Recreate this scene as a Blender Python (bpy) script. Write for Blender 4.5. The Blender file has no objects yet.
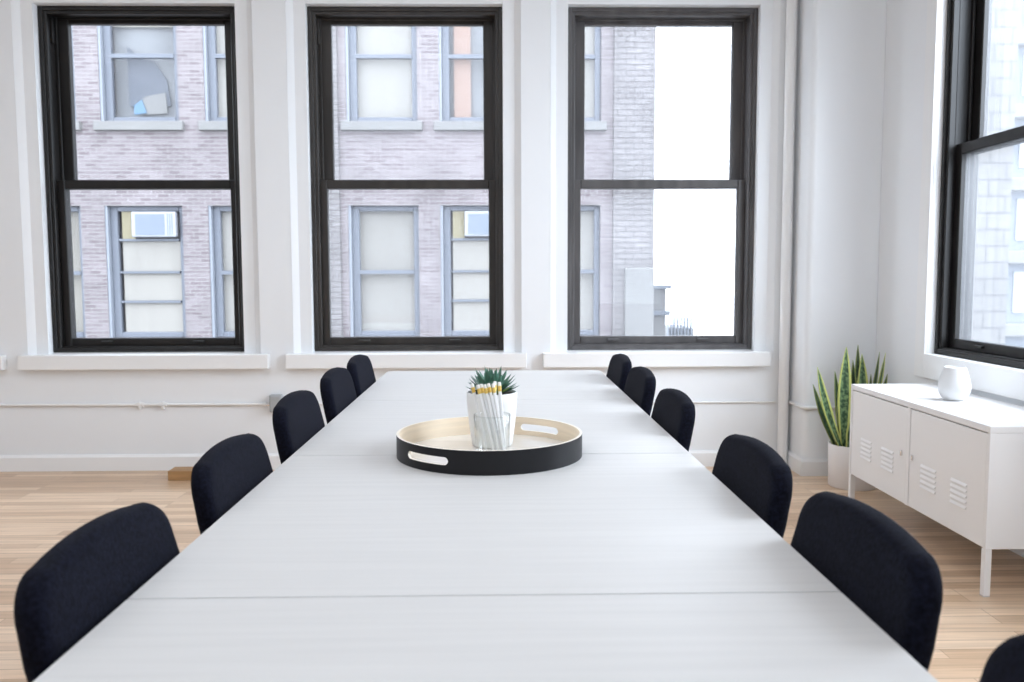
import bpy, bmesh, math, random
from mathutils import Vector, Matrix
random.seed(7)
scene = bpy.context.scene
COL = scene.collection
PI = math.pi

# ------------------------------------------------------------------ camera model (29 mm on 36 mm)
FPX, PITCH, YAW, ROLL, CAMZ = 824.16, .079, .0181, .003, 1.174
ca, sa, cb, sb, cr, sr = (math.cos(YAW), math.sin(YAW), math.cos(PITCH), math.sin(PITCH), math.cos(ROLL), math.sin(ROLL))
_x1 = Vector((ca, -sa, 0)); _y1 = Vector((sa, ca, 0)); _z = Vector((0, 0, 1))
FWD = cb * _y1 - sb * _z
_u = sb * _y1 + cb * _z
RIGHT = cr * _x1 - sr * _u
UP = sr * _x1 + cr * _u
CAM = Vector((0, 0, CAMZ))


def at(x, y, X=None, Y=None, Z=None):
    """the point of the plane X=.., Y=.. or Z=.. that the photograph shows at pixel x, y"""
    d = RIGHT * ((x - 512) / FPX) + UP * ((341 - y) / FPX) + FWD
    t = X / d.x if X is not None else Y / d.y if Y is not None else (Z - CAMZ) / d.z
    return CAM + d * t


# ------------------------------------------------------------------ materials
def mat(name, color=(.8, .8, .8), rough=.5, metal=0, spec=.5, sheen=0, noise=None, bump=None, coat=0):
    m = bpy.data.materials.new(name); m.use_nodes = True
    nt = m.node_tree; b = nt.nodes['Principled BSDF']
    b.inputs['Base Color'].default_value = (*color, 1)
    b.inputs['Roughness'].default_value = rough
    b.inputs['Metallic'].default_value = metal
    b.inputs['Specular IOR Level'].default_value = spec
    b.inputs['Sheen Weight'].default_value = sheen
    b.inputs['Coat Weight'].default_value = coat
    tc = nt.nodes.new('ShaderNodeTexCoord')
    if noise:                                   # (scale, amount, stretch)
        sc, amt, st = noise
        mp = nt.nodes.new('ShaderNodeMapping'); mp.inputs['Scale'].default_value = st
        n = nt.nodes.new('ShaderNodeTexNoise'); n.inputs['Scale'].default_value = sc; n.inputs['Detail'].default_value = 5
        r = nt.nodes.new('ShaderNodeValToRGB')
        lo = [max(0, c * (1 - amt)) for c in color]; hi = [min(1, c * (1 + amt)) for c in color]
        r.color_ramp.elements[0].color = (*lo, 1); r.color_ramp.elements[1].color = (*hi, 1)
        r.color_ramp.elements[0].position = .3; r.color_ramp.elements[1].position = .7
        nt.links.new(tc.outputs['Object'], mp.inputs['Vector']); nt.links.new(mp.outputs['Vector'], n.inputs['Vector'])
        nt.links.new(n.outputs['Fac'], r.inputs['Fac']); nt.links.new(r.outputs['Color'], b.inputs['Base Color'])
    if bump:                                    # (scale, strength, distance)
        n2 = nt.nodes.new('ShaderNodeTexNoise'); n2.inputs['Scale'].default_value = bump[0]; n2.inputs['Detail'].default_value = 3
        bp = nt.nodes.new('ShaderNodeBump'); bp.inputs['Strength'].default_value = bump[1]; bp.inputs['Distance'].default_value = bump[2]
        nt.links.new(tc.outputs['Object'], n2.inputs['Vector']); nt.links.new(n2.outputs['Fac'], bp.inputs['Height'])
        nt.links.new(bp.outputs['Normal'], b.inputs['Normal'])
    return m


def xz_coords(nt):
    """object coordinates laid out as (x, z) for patterns on upright walls facing -y or +y"""
    tc = nt.nodes.new('ShaderNodeTexCoord'); s = nt.nodes.new('ShaderNodeSeparateXYZ'); c = nt.nodes.new('ShaderNodeCombineXYZ')
    nt.links.new(tc.outputs['Object'], s.inputs[0])
    ad = nt.nodes.new('ShaderNodeMath'); ad.operation = 'ADD'
    nt.links.new(s.outputs['X'], ad.inputs[0]); nt.links.new(s.outputs['Y'], ad.inputs[1])
    nt.links.new(ad.outputs[0], c.inputs['X']); nt.links.new(s.outputs['Z'], c.inputs['Y'])
    return c.outputs[0]


def brick_mat(name, c1, c2, mortar, w, h, ms=.012, rough=.9):
    m = mat(name, c1, rough); nt = m.node_tree; b = nt.nodes['Principled BSDF']
    v = xz_coords(nt)
    t = nt.nodes.new('ShaderNodeTexBrick')
    t.inputs['Color1'].default_value = (*c1, 1); t.inputs['Color2'].default_value = (*c2, 1); t.inputs['Mortar'].default_value = (*mortar, 1)
    t.inputs['Scale'].default_value = 1; t.inputs['Brick Width'].default_value = w; t.inputs['Row Height'].default_value = h
    t.inputs['Mortar Size'].default_value = ms; t.inputs['Bias'].default_value = 0
    nt.links.new(v, t.inputs['Vector'])
    n = nt.nodes.new('ShaderNodeTexNoise'); n.inputs['Scale'].default_value = 1.3; n.inputs['Detail'].default_value = 6
    nt.links.new(v, n.inputs['Vector'])
    mx = nt.nodes.new('ShaderNodeMix'); mx.data_type = 'RGBA'; mx.blend_type = 'MULTIPLY'; mx.inputs[0].default_value = .45
    r = nt.nodes.new('ShaderNodeValToRGB'); r.color_ramp.elements[0].position = .3; r.color_ramp.elements[1].position = .7
    r.color_ramp.elements[0].color = (.6, .6, .6, 1); r.color_ramp.elements[1].color = (1.2, 1.2, 1.2, 1)
    nt.links.new(n.outputs['Fac'], r.inputs['Fac'])
    nt.links.new(t.outputs['Color'], mx.inputs[6]); nt.links.new(r.outputs['Color'], mx.inputs[7])
    nt.links.new(mx.outputs[2], b.inputs['Base Color'])
    return m


def floor_mat():
    m = mat('oak_floor', (.5, .35, .22), .32); nt = m.node_tree; b = nt.nodes['Principled BSDF']
    tc = nt.nodes.new('ShaderNodeTexCoord')
    t = nt.nodes.new('ShaderNodeTexBrick'); t.inputs['Scale'].default_value = 1
    t.inputs['Color1'].default_value = (.62, .43, .275, 1); t.inputs['Color2'].default_value = (.86, .67, .49, 1)
    t.inputs['Mortar'].default_value = (.40, .26, .15, 1)
    t.inputs['Brick Width'].default_value = .85; t.inputs['Row Height'].default_value = .062; t.inputs['Mortar Size'].default_value = .0012
    t.inputs['Bias'].default_value = -.1; t.offset = .37; t.offset_frequency = 3
    nt.links.new(tc.outputs['Object'], t.inputs['Vector'])
    mp = nt.nodes.new('ShaderNodeMapping'); mp.inputs['Scale'].default_value = (1.2, 26, 1)
    n = nt.nodes.new('ShaderNodeTexNoise'); n.inputs['Scale'].default_value = 2; n.inputs['Detail'].default_value = 7
    nt.links.new(tc.outputs['Object'], mp.inputs['Vector']); nt.links.new(mp.outputs['Vector'], n.inputs['Vector'])
    r = nt.nodes.new('ShaderNodeValToRGB'); r.color_ramp.elements[0].position = .3; r.color_ramp.elements[1].position = .68
    r.color_ramp.elements[0].color = (.72, .68, .64, 1); r.color_ramp.elements[1].color = (1.08, 1.05, 1.02, 1)
    nt.links.new(n.outputs['Fac'], r.inputs['Fac'])
    mx = nt.nodes.new('ShaderNodeMix'); mx.data_type = 'RGBA'; mx.blend_type = 'MULTIPLY'; mx.inputs[0].default_value = .8
    nt.links.new(t.outputs['Color'], mx.inputs[6]); nt.links.new(r.outputs['Color'], mx.inputs[7])
    nt.links.new(mx.outputs[2], b.inputs['Base Color'])
    return m


def facing(nt, lo, hi):
    """reflectance rising from lo (seen square on) towards hi (seen edge on), the same from both sides"""
    lw = nt.nodes.new('ShaderNodeLayerWeight'); lw.inputs['Blend'].default_value = .5
    p = nt.nodes.new('ShaderNodeMath'); p.operation = 'POWER'; p.inputs[1].default_value = 3
    m = nt.nodes.new('ShaderNodeMath'); m.operation = 'MULTIPLY_ADD'; m.inputs[1].default_value = hi - lo; m.inputs[2].default_value = lo
    nt.links.new(lw.outputs['Facing'], p.inputs[0]); nt.links.new(p.outputs[0], m.inputs[0])
    return m.outputs[0]


def pane_mat(name, haze=.03, tint=(.98, .98, .98)):
    """thin window glass: mostly transparent, a Fresnel mirror, a little dust"""
    m = bpy.data.materials.new(name); m.use_nodes = True; nt = m.node_tree; nt.nodes.clear()
    out = nt.nodes.new('ShaderNodeOutputMaterial'); tr = nt.nodes.new('ShaderNodeBsdfTransparent'); tr.inputs[0].default_value = (*tint, 1)
    gl = nt.nodes.new('ShaderNodeBsdfGlossy'); gl.inputs['Roughness'].default_value = .02
    fr = facing(nt, .03, .55)
    m1 = nt.nodes.new('ShaderNodeMixShader'); m2 = nt.nodes.new('ShaderNodeMixShader'); m2.inputs[0].default_value = haze
    tl = nt.nodes.new('ShaderNodeBsdfTranslucent'); tl.inputs[0].default_value = (.95, .96, 1, 1)
    nt.links.new(fr, m1.inputs[0]); nt.links.new(tr.outputs[0], m1.inputs[1]); nt.links.new(gl.outputs[0], m1.inputs[2])
    nt.links.new(m1.outputs[0], m2.inputs[1]); nt.links.new(tl.outputs[0], m2.inputs[2]); nt.links.new(m2.outputs[0], out.inputs[0])
    return m


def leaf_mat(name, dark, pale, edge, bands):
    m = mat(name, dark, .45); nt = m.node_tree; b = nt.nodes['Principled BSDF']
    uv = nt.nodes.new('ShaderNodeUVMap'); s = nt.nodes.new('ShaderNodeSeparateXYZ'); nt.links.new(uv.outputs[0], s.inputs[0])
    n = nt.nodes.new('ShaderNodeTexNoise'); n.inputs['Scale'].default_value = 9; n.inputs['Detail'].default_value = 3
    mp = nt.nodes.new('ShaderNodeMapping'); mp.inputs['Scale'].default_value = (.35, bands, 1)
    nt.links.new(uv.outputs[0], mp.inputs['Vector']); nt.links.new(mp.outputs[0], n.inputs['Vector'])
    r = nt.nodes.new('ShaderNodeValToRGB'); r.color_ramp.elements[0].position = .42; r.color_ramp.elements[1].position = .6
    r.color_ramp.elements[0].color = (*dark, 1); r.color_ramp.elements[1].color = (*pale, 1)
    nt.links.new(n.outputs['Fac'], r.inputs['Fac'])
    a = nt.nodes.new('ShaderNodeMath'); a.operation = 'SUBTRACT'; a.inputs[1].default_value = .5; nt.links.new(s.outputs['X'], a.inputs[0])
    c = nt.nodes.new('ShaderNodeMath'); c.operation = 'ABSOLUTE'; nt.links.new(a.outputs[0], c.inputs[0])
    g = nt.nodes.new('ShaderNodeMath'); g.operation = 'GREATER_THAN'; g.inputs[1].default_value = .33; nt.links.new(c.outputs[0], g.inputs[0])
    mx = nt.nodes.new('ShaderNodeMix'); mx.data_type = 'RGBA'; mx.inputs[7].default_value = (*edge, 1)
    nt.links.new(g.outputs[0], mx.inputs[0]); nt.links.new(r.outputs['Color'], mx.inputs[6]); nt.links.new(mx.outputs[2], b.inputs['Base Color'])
    return m


M = {}
M['wall'] = mat('wall_paint', (.87, .885, .90), .55, noise=(1.5, .012, (1, 1, 1)))
M['trim'] = mat('trim_paint', (.90, .90, .895), .4)
M['floor'] = floor_mat()
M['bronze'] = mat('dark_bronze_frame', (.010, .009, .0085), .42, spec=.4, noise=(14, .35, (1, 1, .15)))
M['bronze_b'] = mat('worn_bronze_frame', (.030, .026, .023), .42, spec=.45, noise=(14, .35, (1, 1, .15)))  # same bronze, colour lightened to imitate glare on the middle window
M['bronze_c'] = mat('faded_bronze_frame', (.085, .080, .080), .40, spec=.5, noise=(14, .3, (1, 1, .15)))  # lightened further: stronger glare put into the third frame's colour
M['table'] = mat('whitewashed_wood', (.635, .622, .605), .45, spec=.5, noise=(7, .035, (.35, 9, 1)))
M['table_edge'] = mat('table_edge_band', (.80, .80, .79), .5)
M['steel_white'] = mat('white_powder_coat', (.86, .86, .86), .4)
M['fabric'] = mat('black_navy_fabric', (.0055, .0062, .0125), .95, spec=.06, sheen=.03, noise=(160, .5, (1, 1, 1)), bump=(420, .5, .002))
M['black_steel'] = mat('black_steel', (.015, .015, .017), .4, metal=.6)
M['cabinet'] = mat('white_lacquered_steel', (.86, .85, .84), .35)
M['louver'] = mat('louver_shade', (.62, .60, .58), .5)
M['chrome'] = mat('chrome', (.75, .75, .76), .2, metal=1)
M['vase'] = mat('matt_white_ceramic', (.80, .80, .80), .5)
M['tray_black'] = mat('black_tray_lacquer', (.008, .008, .010), .42, spec=.3)
M['birch'] = mat('birch_veneer', (.84, .71, .54), .4, noise=(5, .10, (1, 1, 14)))
M['birch_floor'] = mat('pale_tray_floor', (.78, .74, .68), .16, noise=(6, .05, (.5, 8, 1)), coat=.4)
M['birch_edge'] = mat('pale_birch_edge', (.86, .80, .70), .5)
M['pot'] = mat('white_glazed_pot', (.86, .86, .85), .35)
M['pot_floor'] = mat('white_matt_planter', (.84, .80, .775), .55)
M['soil'] = mat('dark_soil', (.03, .022, .015), .95, bump=(80, 1, .01))
M['succulent'] = mat('succulent_green', (.075, .18, .125), .45, noise=(30, .5, (1, 1, 1)))
M['succulent_pale'] = mat('succulent_yellow_green', (.28, .42, .10), .45, noise=(30, .3, (1, 1, 1)))
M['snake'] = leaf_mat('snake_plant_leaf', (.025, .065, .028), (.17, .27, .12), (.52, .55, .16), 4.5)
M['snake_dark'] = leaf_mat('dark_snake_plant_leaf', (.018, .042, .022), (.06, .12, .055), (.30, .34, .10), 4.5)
M['pencil'] = mat('white_pencil_paint', (.88, .88, .88), .35)
M['gold'] = mat('gold_ferrule', (.83, .60, .16), .3, metal=.75)
M['rubber'] = mat('white_rubber', (.88, .86, .83), .7)
M['block'] = mat('oak_block', (.42, .24, .10), .5, noise=(5, .25, (.5, 4, 4)))
M['grey_metal'] = mat('grey_metal_box', (.42, .44, .45), .45, metal=.2)
M['conduit'] = mat('painted_conduit', (.84, .83, .81), .45)
M['pane'] = pane_mat('window_glass', .012)
M['pane_b'] = pane_mat('window_glass_dusty', .075)  # more translucent white mixed in to imitate glare haze
M['pane_c'] = pane_mat('window_glass_dustiest', .11)  # most translucent white, glare haze painted into the third window's glass
M['ceiling'] = mat('ceiling_paint', (.86, .86, .86), .7)
def clear_glass():
    m = bpy.data.materials.new('clear_glass'); m.use_nodes = True; nt = m.node_tree; nt.nodes.clear()
    out = nt.nodes.new('ShaderNodeOutputMaterial'); tr = nt.nodes.new('ShaderNodeBsdfTransparent'); tr.inputs[0].default_value = (.95, .965, .96, 1)
    gl = nt.nodes.new('ShaderNodeBsdfGlossy'); gl.inputs['Roughness'].default_value = .03
    fr = facing(nt, .06, .95)
    m1 = nt.nodes.new('ShaderNodeMixShader')
    nt.links.new(fr, m1.inputs[0]); nt.links.new(tr.outputs[0], m1.inputs[1]); nt.links.new(gl.outputs[0], m1.inputs[2])
    nt.links.new(m1.outputs[0], out.inputs[0])
    return m
M['glass'] = clear_glass()


# ------------------------------------------------------------------ mesh helpers
def link(name, bm, m, parent=None, smooth=False, loc=None):
    bmesh.ops.recalc_face_normals(bm, faces=bm.faces)
    me = bpy.data.meshes.new(name); bm.to_mesh(me); bm.free()
    ms = m if isinstance(m, (list, tuple)) else [m]
    for k in ms: me.materials.append(k)
    if smooth:
        for p in me.polygons: p.use_smooth = True
        try: me.set_sharp_from_angle(angle=math.radians(40 if smooth is True else smooth))
        except Exception: pass
    o = bpy.data.objects.new(name, me); COL.objects.link(o)
    if parent: o.parent = parent
    if loc is not None: o.location = loc
    return o


def empty(name, loc=(0, 0, 0), rz=0):
    o = bpy.data.objects.new(name, None); COL.objects.link(o); o.empty_display_size = .1
    o.location = loc; o.rotation_euler = (0, 0, rz)
    return o


def tag(o, label, cat, group=None, kind=None):
    o['label'] = label; o['category'] = cat
    if group: o['group'] = group
    if kind: o['kind'] = kind
    return o


def box(bm, lo, hi, bev=0, seg=2, mi=0):
    lo, hi = Vector(lo), Vector(hi)
    r = bmesh.ops.create_cube(bm, size=1, matrix=Matrix.Translation((lo + hi) / 2) @ Matrix.Diagonal((*(hi - lo), 1)))
    vs = r['verts']; fs = set(f for v in vs for f in v.link_faces)
    for f in fs: f.material_index = mi
    if bev:
        es = list({e for v in vs for e in v.link_edges})
        bmesh.ops.bevel(bm, geom=es, offset=bev, segments=seg, affect='EDGES', profile=.5)
    return bm


def prism(bm, pts, z0, z1, axis='z', mi=0):
    """polygon pts (2D) extruded along an axis: z -> (x,y), y -> (x,z), x -> (y,z)"""
    def P(a, b, c): return (a, b, c) if axis == 'z' else (a, c, b) if axis == 'y' else (c, a, b)
    A = [bm.verts.new(P(a, b, z0)) for a, b in pts]; B = [bm.verts.new(P(a, b, z1)) for a, b in pts]
    n = len(pts); fs = [bm.faces.new(A), bm.faces.new(B[::-1])]
    for i in range(n): fs.append(bm.faces.new((A[i], B[i], B[(i + 1) % n], A[(i + 1) % n])))
    for f in fs: f.material_index = mi
    return fs


def lathe(bm, prof, n=48, mi=0, c=(0, 0, 0)):
    """profile [(r, z), ...] revolved about z; r == 0 closes"""
    rings = []
    for r, z in prof:
        if r < 1e-6: rings.append([bm.verts.new((c[0], c[1], c[2] + z))])
        else: rings.append([bm.verts.new((c[0] + r * math.cos(2 * PI * k / n), c[1] + r * math.sin(2 * PI * k / n), c[2] + z)) for k in range(n)])
    for A, B in zip(rings, rings[1:]):
        for k in range(n):
            k2 = (k + 1) % n
            if len(A) == 1 and len(B) == 1: continue
            if len(A) == 1: f = bm.faces.new((A[0], B[k2], B[k]))
            elif len(B) == 1: f = bm.faces.new((A[k], A[k2], B[0]))
            else: f = bm.faces.new((A[k], A[k2], B[k2], B[k]))
            f.material_index = mi


def tube(bm, pts, r, n=12, r2=None, mi=0):
    """round tube along a polyline, tapering from r to r2"""
    pts = [Vector(p) for p in pts]; rings = []
    N = len(pts); up = Vector((0, 0, 1))
    for i, p in enumerate(pts):
        t = (pts[min(i + 1, N - 1)] - pts[max(i - 1, 0)]).normalized()
        a = t.cross(up if abs(t.z) < .95 else Vector((0, 1, 0))).normalized(); b = t.cross(a)
        rr = r if r2 is None else r + (r2 - r) * i / (N - 1)
        rings.append([bm.verts.new(p + a * rr * math.cos(2 * PI * k / n) + b * rr * math.sin(2 * PI * k / n)) for k in range(n)])
    for A, B in zip(rings, rings[1:]):
        for k in range(n):
            f = bm.faces.new((A[k], A[(k + 1) % n], B[(k + 1) % n], B[k])); f.material_index = mi
    for R_ in (rings[0][::-1], rings[-1]):
        f = bm.faces.new(R_); f.material_index = mi


def copy_tree(o, parent=None):
    c = o.copy(); COL.objects.link(c)
    if parent: c.parent = parent
    for ch in o.children: copy_tree(ch, c)
    return c


def struct(name, bm, m, parent=None, smooth=False):
    o = link(name, bm, m, parent, smooth)
    if parent is None: o['kind'] = 'structure'
    return o


# ------------------------------------------------------------------ room shell
WY, WX = 4.985, 2.20            # plane of the piers, plane of the wall with the cabinet
XL_, YR_, CEIL = -6.0, -3.6, 3.45
FZ0, FZ1 = .715, 2.775          # window frame bottom and top
FRONT = 5.075                   # front plane of the dark frames
WINS = [(-2.712, -1.536), (-1.122, .0395), (.430, 1.578)]
W0 = (-4.29, -3.12)
CAS = .108                      # white surround round each dark frame
THK = .32

bm = bmesh.new(); box(bm, (XL_ - .3, YR_ - .3, -.25), (WX + .3, WY + THK, 0)); struct('floor', bm, M['floor'])
bm = bmesh.new(); box(bm, (XL_ - .3, YR_ - .3, CEIL), (WX + .3, WY + THK, CEIL + .2)); struct('ceiling', bm, M['ceiling'])
holes = sorted([(a - CAS, b + CAS) for a, b in [W0] + WINS])
bm = bmesh.new()
hz0, hz1 = FZ0 - .06, FZ1 + CAS
box(bm, (XL_ - .3, WY, 0), (WX + .3, WY + THK, hz0)); box(bm, (XL_ - .3, WY, hz1), (WX + .3, WY + THK, CEIL))
xs = [XL_ - .3] + [v for h in holes for v in h] + [WX + .3]
for a, b in zip(xs[::2], xs[1::2]): box(bm, (a, WY, hz0), (b, WY + THK, hz1))
struct('wall_back', bm, M['wall'])
# boxed-out corner column with a rounded arris
cxx, cyy, rad = 1.790, 4.73, .035
pts = [(cxx, WY - .001), (cxx, cyy + rad)] + [(cxx + rad - rad * math.cos(t), cyy + rad - rad * math.sin(t)) for t in [PI / 2 * k / 8 for k in range(1, 8)]] + [(cxx + rad, cyy), (WX - .001, cyy), (WX - .001, WY - .001)]
bm = bmesh.new(); prism(bm, pts, 0, CEIL); struct('wall_corner_column', bm, M['wall'], smooth=30)
# wall on the cabinet side, with two windows (the nearer one lies outside the picture)
RZ0, RZ1 = .772, 2.80
RW = [(2.98, 4.16), (1.38, 2.56)]
rh = sorted([(a - .03, b + .03) for a, b in RW])
bm = bmesh.new()
box(bm, (WX, YR_ - .3, 0), (WX + .215, WY, RZ0 - .02)); box(bm, (WX, YR_ - .3, RZ1 + .03), (WX + .215, WY, CEIL))
ys = [YR_ - .3] + [v for h in rh for v in h] + [WY]
for a, b in zip(ys[::2], ys[1::2]): box(bm, (WX, a, RZ0 - .02), (WX + .215, b, RZ1 + .03))
struct('wall_right', bm, M['wall'])
bm = bmesh.new(); box(bm, (XL_ - .3, YR_ - .3, 0), (XL_, WY, CEIL)); struct('wall_left', bm, M['wall'])
bm = bmesh.new(); box(bm, (XL_, YR_ - .3, 0), (WX, YR_, CEIL)); struct('wall_rear', bm, M['wall'])


def skirting(name, p0, p1, n, h=.098, t=.016):
    """board from p0 to p1 standing against a wall, n = 2D direction into the room"""
    p0, p1, n = Vector(p0), Vector(p1), Vector(n)
    prof = [(0, 0), (t, 0), (t, h - .014), (t * .55, h - .004), (t * .45, h), (0, h)]
    bm = bmesh.new()
    A = [bm.verts.new((*(p0 + n * a), z)) for a, z in prof]; B = [bm.verts.new((*(p1 + n * a), z)) for a, z in prof]
    k = len(prof); bm.faces.new(A); bm.faces.new(B[::-1])
    for i in range(k): bm.faces.new((A[i], B[i], B[(i + 1) % k], A[(i + 1) % k]))
    return struct(name, bm, M['trim'])


skirting('baseboard_back', (XL_, WY), (cxx, WY), (0, -1))
skirting('baseboard_column_side', (cxx, WY - .016), (cxx, cyy - .0002), (-1, 0))
skirting('baseboard_column_front', (cxx - .0158, cyy), (WX, cyy), (0, -1))
skirting('baseboard_right', (WX, cyy - .016), (WX, YR_), (-1, 0))
skirting('baseboard_left', (XL_, YR_), (XL_, WY - .016), (1, 0))


# ------------------------------------------------------------------ sash windows
def ring(bm, x0, x1, z0, z1, wl, wr, wb, wt, y0, y1, bev=.003):
    """a rectangular frame: outer x0..x1, z0..z1, member widths left right bottom top, from y0 to y1"""
    box(bm, (x0, y0, z0), (x0 + wl, y1, z1), bev, 1); box(bm, (x1 - wr, y0, z0), (x1, y1, z1), bev, 1)
    box(bm, (x0 + wl, y0, z0), (x1 - wr, y1, z0 + wb), bev, 1); box(bm, (x0 + wl, y0, z1 - wt), (x1 - wr, y1, z1), bev, 1)


def pane_quad(x0, x1, z0, z1, y):
    bm = bmesh.new(); bm.faces.new([bm.verts.new(p) for p in ((x0, y, z0), (x1, y, z0), (x1, y, z1), (x0, y, z1))]); return bm


def sash_window(name, loc, rz, w, h, glass, dark=None, deep=.20):
    """local x across, y outwards, origin bottom middle of the frame's front"""
    dark = dark or M['bronze']
    r = empty(name, loc, rz); r['kind'] = 'structure'
    a = w / 2
    bm = bmesh.new()
    ring(bm, -a, a, 0, h, .026, .026, .026, .026, -.010, .03)
    ring(bm, -a, a, 0, h, .046, .046, .034, .044, .0, .032)
    ring(bm, -a, a, 0, h, .040, .040, .030, .036, .032, deep)
    ring(bm, -a + .030, a - .030, .02, h - .02, .028, .028, .018, .028, .092, .106)
    link('window_frame', bm, dark, r)
    mt = 1.762 - FZ0
    bm = bmesh.new(); ring(bm, -a + .041, a - .041, .031, mt, .047, .047, .050, .053, .042, .088, .004)
    lo = link('lower_sash', bm, dark, r)
    link('pane', pane_quad(-a + .08, a - .08, .06, mt - .04, .066), glass, lo)
    bm = bmesh.new(); ring(bm, -a + .041, a - .041, mt - .05, h - .037, .076, .076, .045, .032, .108, .152, .004)
    up = link('upper_sash', bm, dark, r)
    link('pane', pane_quad(-a + .10, a - .10, mt - .02, h - .06, .131), glass, up)
    bm = bmesh.new(); box(bm, (-a + .034, .048, h - .20), (-a + .056, .070, h - .05), .003); link('sash_balance', bm, dark, r)
    bm = bmesh.new()
    for s in (-.28, .28): box(bm, (s - .035, .026, .052), (s + .035, .046, .066), .003)
    link('sash_lift', bm, dark, r)
    return r


def casing(r, w, h, c, dy):
    """white splayed surround: local frame of sash_window; dy = wall plane in front of the frame's front"""
    a = w / 2; bm = bmesh.new(); f = dy + .03; g = -a - c + .001; top = h + c - .001
    for s in (-1, 1):
        pts = [(s * g, dy), (s * (g + .036), f), (s * (-a - .001), f), (s * (-a - .001), .22), (s * g, .22)]
        prism(bm, pts, -.059, top)
    prism(bm, [(dy, top), (f, top - .036), (f, h + .001), (.22, h + .001), (.22, top)], -a, a, 'x')
    return link('casing', bm, M['wall'], r)


GL = [M['pane'], M['pane_b'], M['pane_c']]
SILLX = [(-2.855, -1.372), (-1.268, .178), (.278, 1.652)]
for i, (a, b) in enumerate(WINS + [W0]):
    w = b - a; cx = (a + b) / 2
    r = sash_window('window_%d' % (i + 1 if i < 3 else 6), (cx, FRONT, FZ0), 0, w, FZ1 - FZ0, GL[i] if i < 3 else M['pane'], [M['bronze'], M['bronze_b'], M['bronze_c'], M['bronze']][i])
    casing(r, w, FZ1 - FZ0, CAS, WY - FRONT)
    s0, s1 = SILLX[i] if i < 3 else (a - .16, -2.948)
    bm = bmesh.new(); box(bm, (s0 - cx, 4.932 - FRONT, -.094), (s1 - cx, WY - FRONT - .0005, -.007), .004)
    box(bm, (a - CAS + .002 - cx, WY - FRONT - .0005, -.058), (b + CAS - .002 - cx, .0, -.008))
    box(bm, (a - CAS + .002 - cx, 0, -.058), (b + CAS - .002 - cx, .24, -.001))
    link('window_sill', bm, M['trim'], r)
for i, (a, b) in enumerate(RW):
    w = b - a; cy = (a + b) / 2
    r = sash_window('window_%d' % (4 + i), (WX + .045, cy, RZ0), -PI / 2, w, RZ1 - RZ0, M['pane_b'], None, .160)
    # flat white architrave standing a little proud of the wall, with an apron below
    A = w / 2; t0, t1 = -.045 - .014, -.0455; bm = bmesh.new(); h = RZ1 - RZ0
    box(bm, (-A - .10, t0, -.125), (-A - .002, t1, h + .1), .003); box(bm, (A + .002, t0, -.125), (A + .10, t1, h + .1), .003)
    box(bm, (-A - .002, t0, -.125), (A + .002, t1, -.002), .002); box(bm, (-A - .002, t0, h + .002), (A + .002, t1, h + .1), .002)
    for s in (-1, 1): box(bm, (A + .001 if s > 0 else -A - .029, -.045, -.018), (A + .029 if s > 0 else -A - .001, .165, h + .028))
    box(bm, (-A - .001, -.045, -.018), (A + .001, .165, -.001)); box(bm, (-A - .001, -.045, h + .001), (A + .001, .165, h + .028))
    link('casing', bm, M['trim'], r)

# ------------------------------------------------------------------ pipe, conduit, junction box, block
bm = bmesh.new(); tube(bm, [(1.742, 4.945, 0), (1.735, 4.945, CEIL)], .030, 24)
o = struct('riser_pipe', bm, M['trim'], smooth=50); del o['kind']
tag(o, 'white vertical riser pipe running floor to ceiling beside corner column', 'pipe')
CZ = .402
bm = bmesh.new()
tube(bm, [(XL_, WY - .010, CZ + .008), (-1.372, WY - .010, CZ)], .0085, 10)
for x in (-2.16, -2.02): tube(bm, [(x - .022, WY - .010, CZ + .002), (x + .022, WY - .010, CZ + .002)], .0135, 10); box(bm, (x - .008, WY - .022, CZ - .028), (x + .008, WY - .0005, CZ + .018), .003)
o = link('wall_conduit', bm, M['conduit'], smooth=50); tag(o, 'thin white electrical conduit along low wall under the windows, ending at grey box', 'conduit')
bm = bmesh.new()
tube(bm, [(-1.300, WY - .009, CZ), (1.705, WY - .009, CZ - .004)], .006, 10)
o = link('wall_cable', bm, M['conduit'], smooth=50); tag(o, 'thin white cable on low wall between grey junction box and riser pipe', 'cable')
bm = bmesh.new()
tube(bm, [(cxx - .009, WY - .004, CZ), (cxx - .009, cyy - .0, CZ), (cxx - .004, cyy - .007, CZ), (cxx + .01, cyy - .010, CZ), (WX - .005, cyy - .010, CZ)], .011, 10)
o = link('column_conduit', bm, M['conduit'], smooth=50); tag(o, 'white painted conduit wrapped around the corner column behind the tall plant', 'conduit')
r = empty('junction_box', (-1.337, WY, .41)); tag(r, 'small grey metal electrical box on wall behind third chair row', 'electrical box')
bm = bmesh.new(); box(bm, (-.036, -.045, -.053), (.036, -.0005, .053), .006); link('box_body', bm, M['grey_metal'], r)
bm = bmesh.new(); box(bm, (-.030, -.052, -.046), (.030, -.0455, .046), .003)
for z in (-.036, .036): tube(bm, [(0, -.054, z), (0, -.05, z)], .005, 8)
link('cover_plate', bm, M['grey_metal'], r)
bm = bmesh.new(); tube(bm, [(-.060, -.011, -.008), (-.0365, -.011, -.008)], .014, 12); link('conduit_connector', bm, M['chrome'], r)
bm = bmesh.new(); box(bm, (-1.905, 4.717, 0), (-1.72, 4.83, .056), .003)
o = link('wooden_block', bm, M['block']); tag(o, 'short brown wooden block lying on floor near the baseboard', 'wood block')

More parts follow.
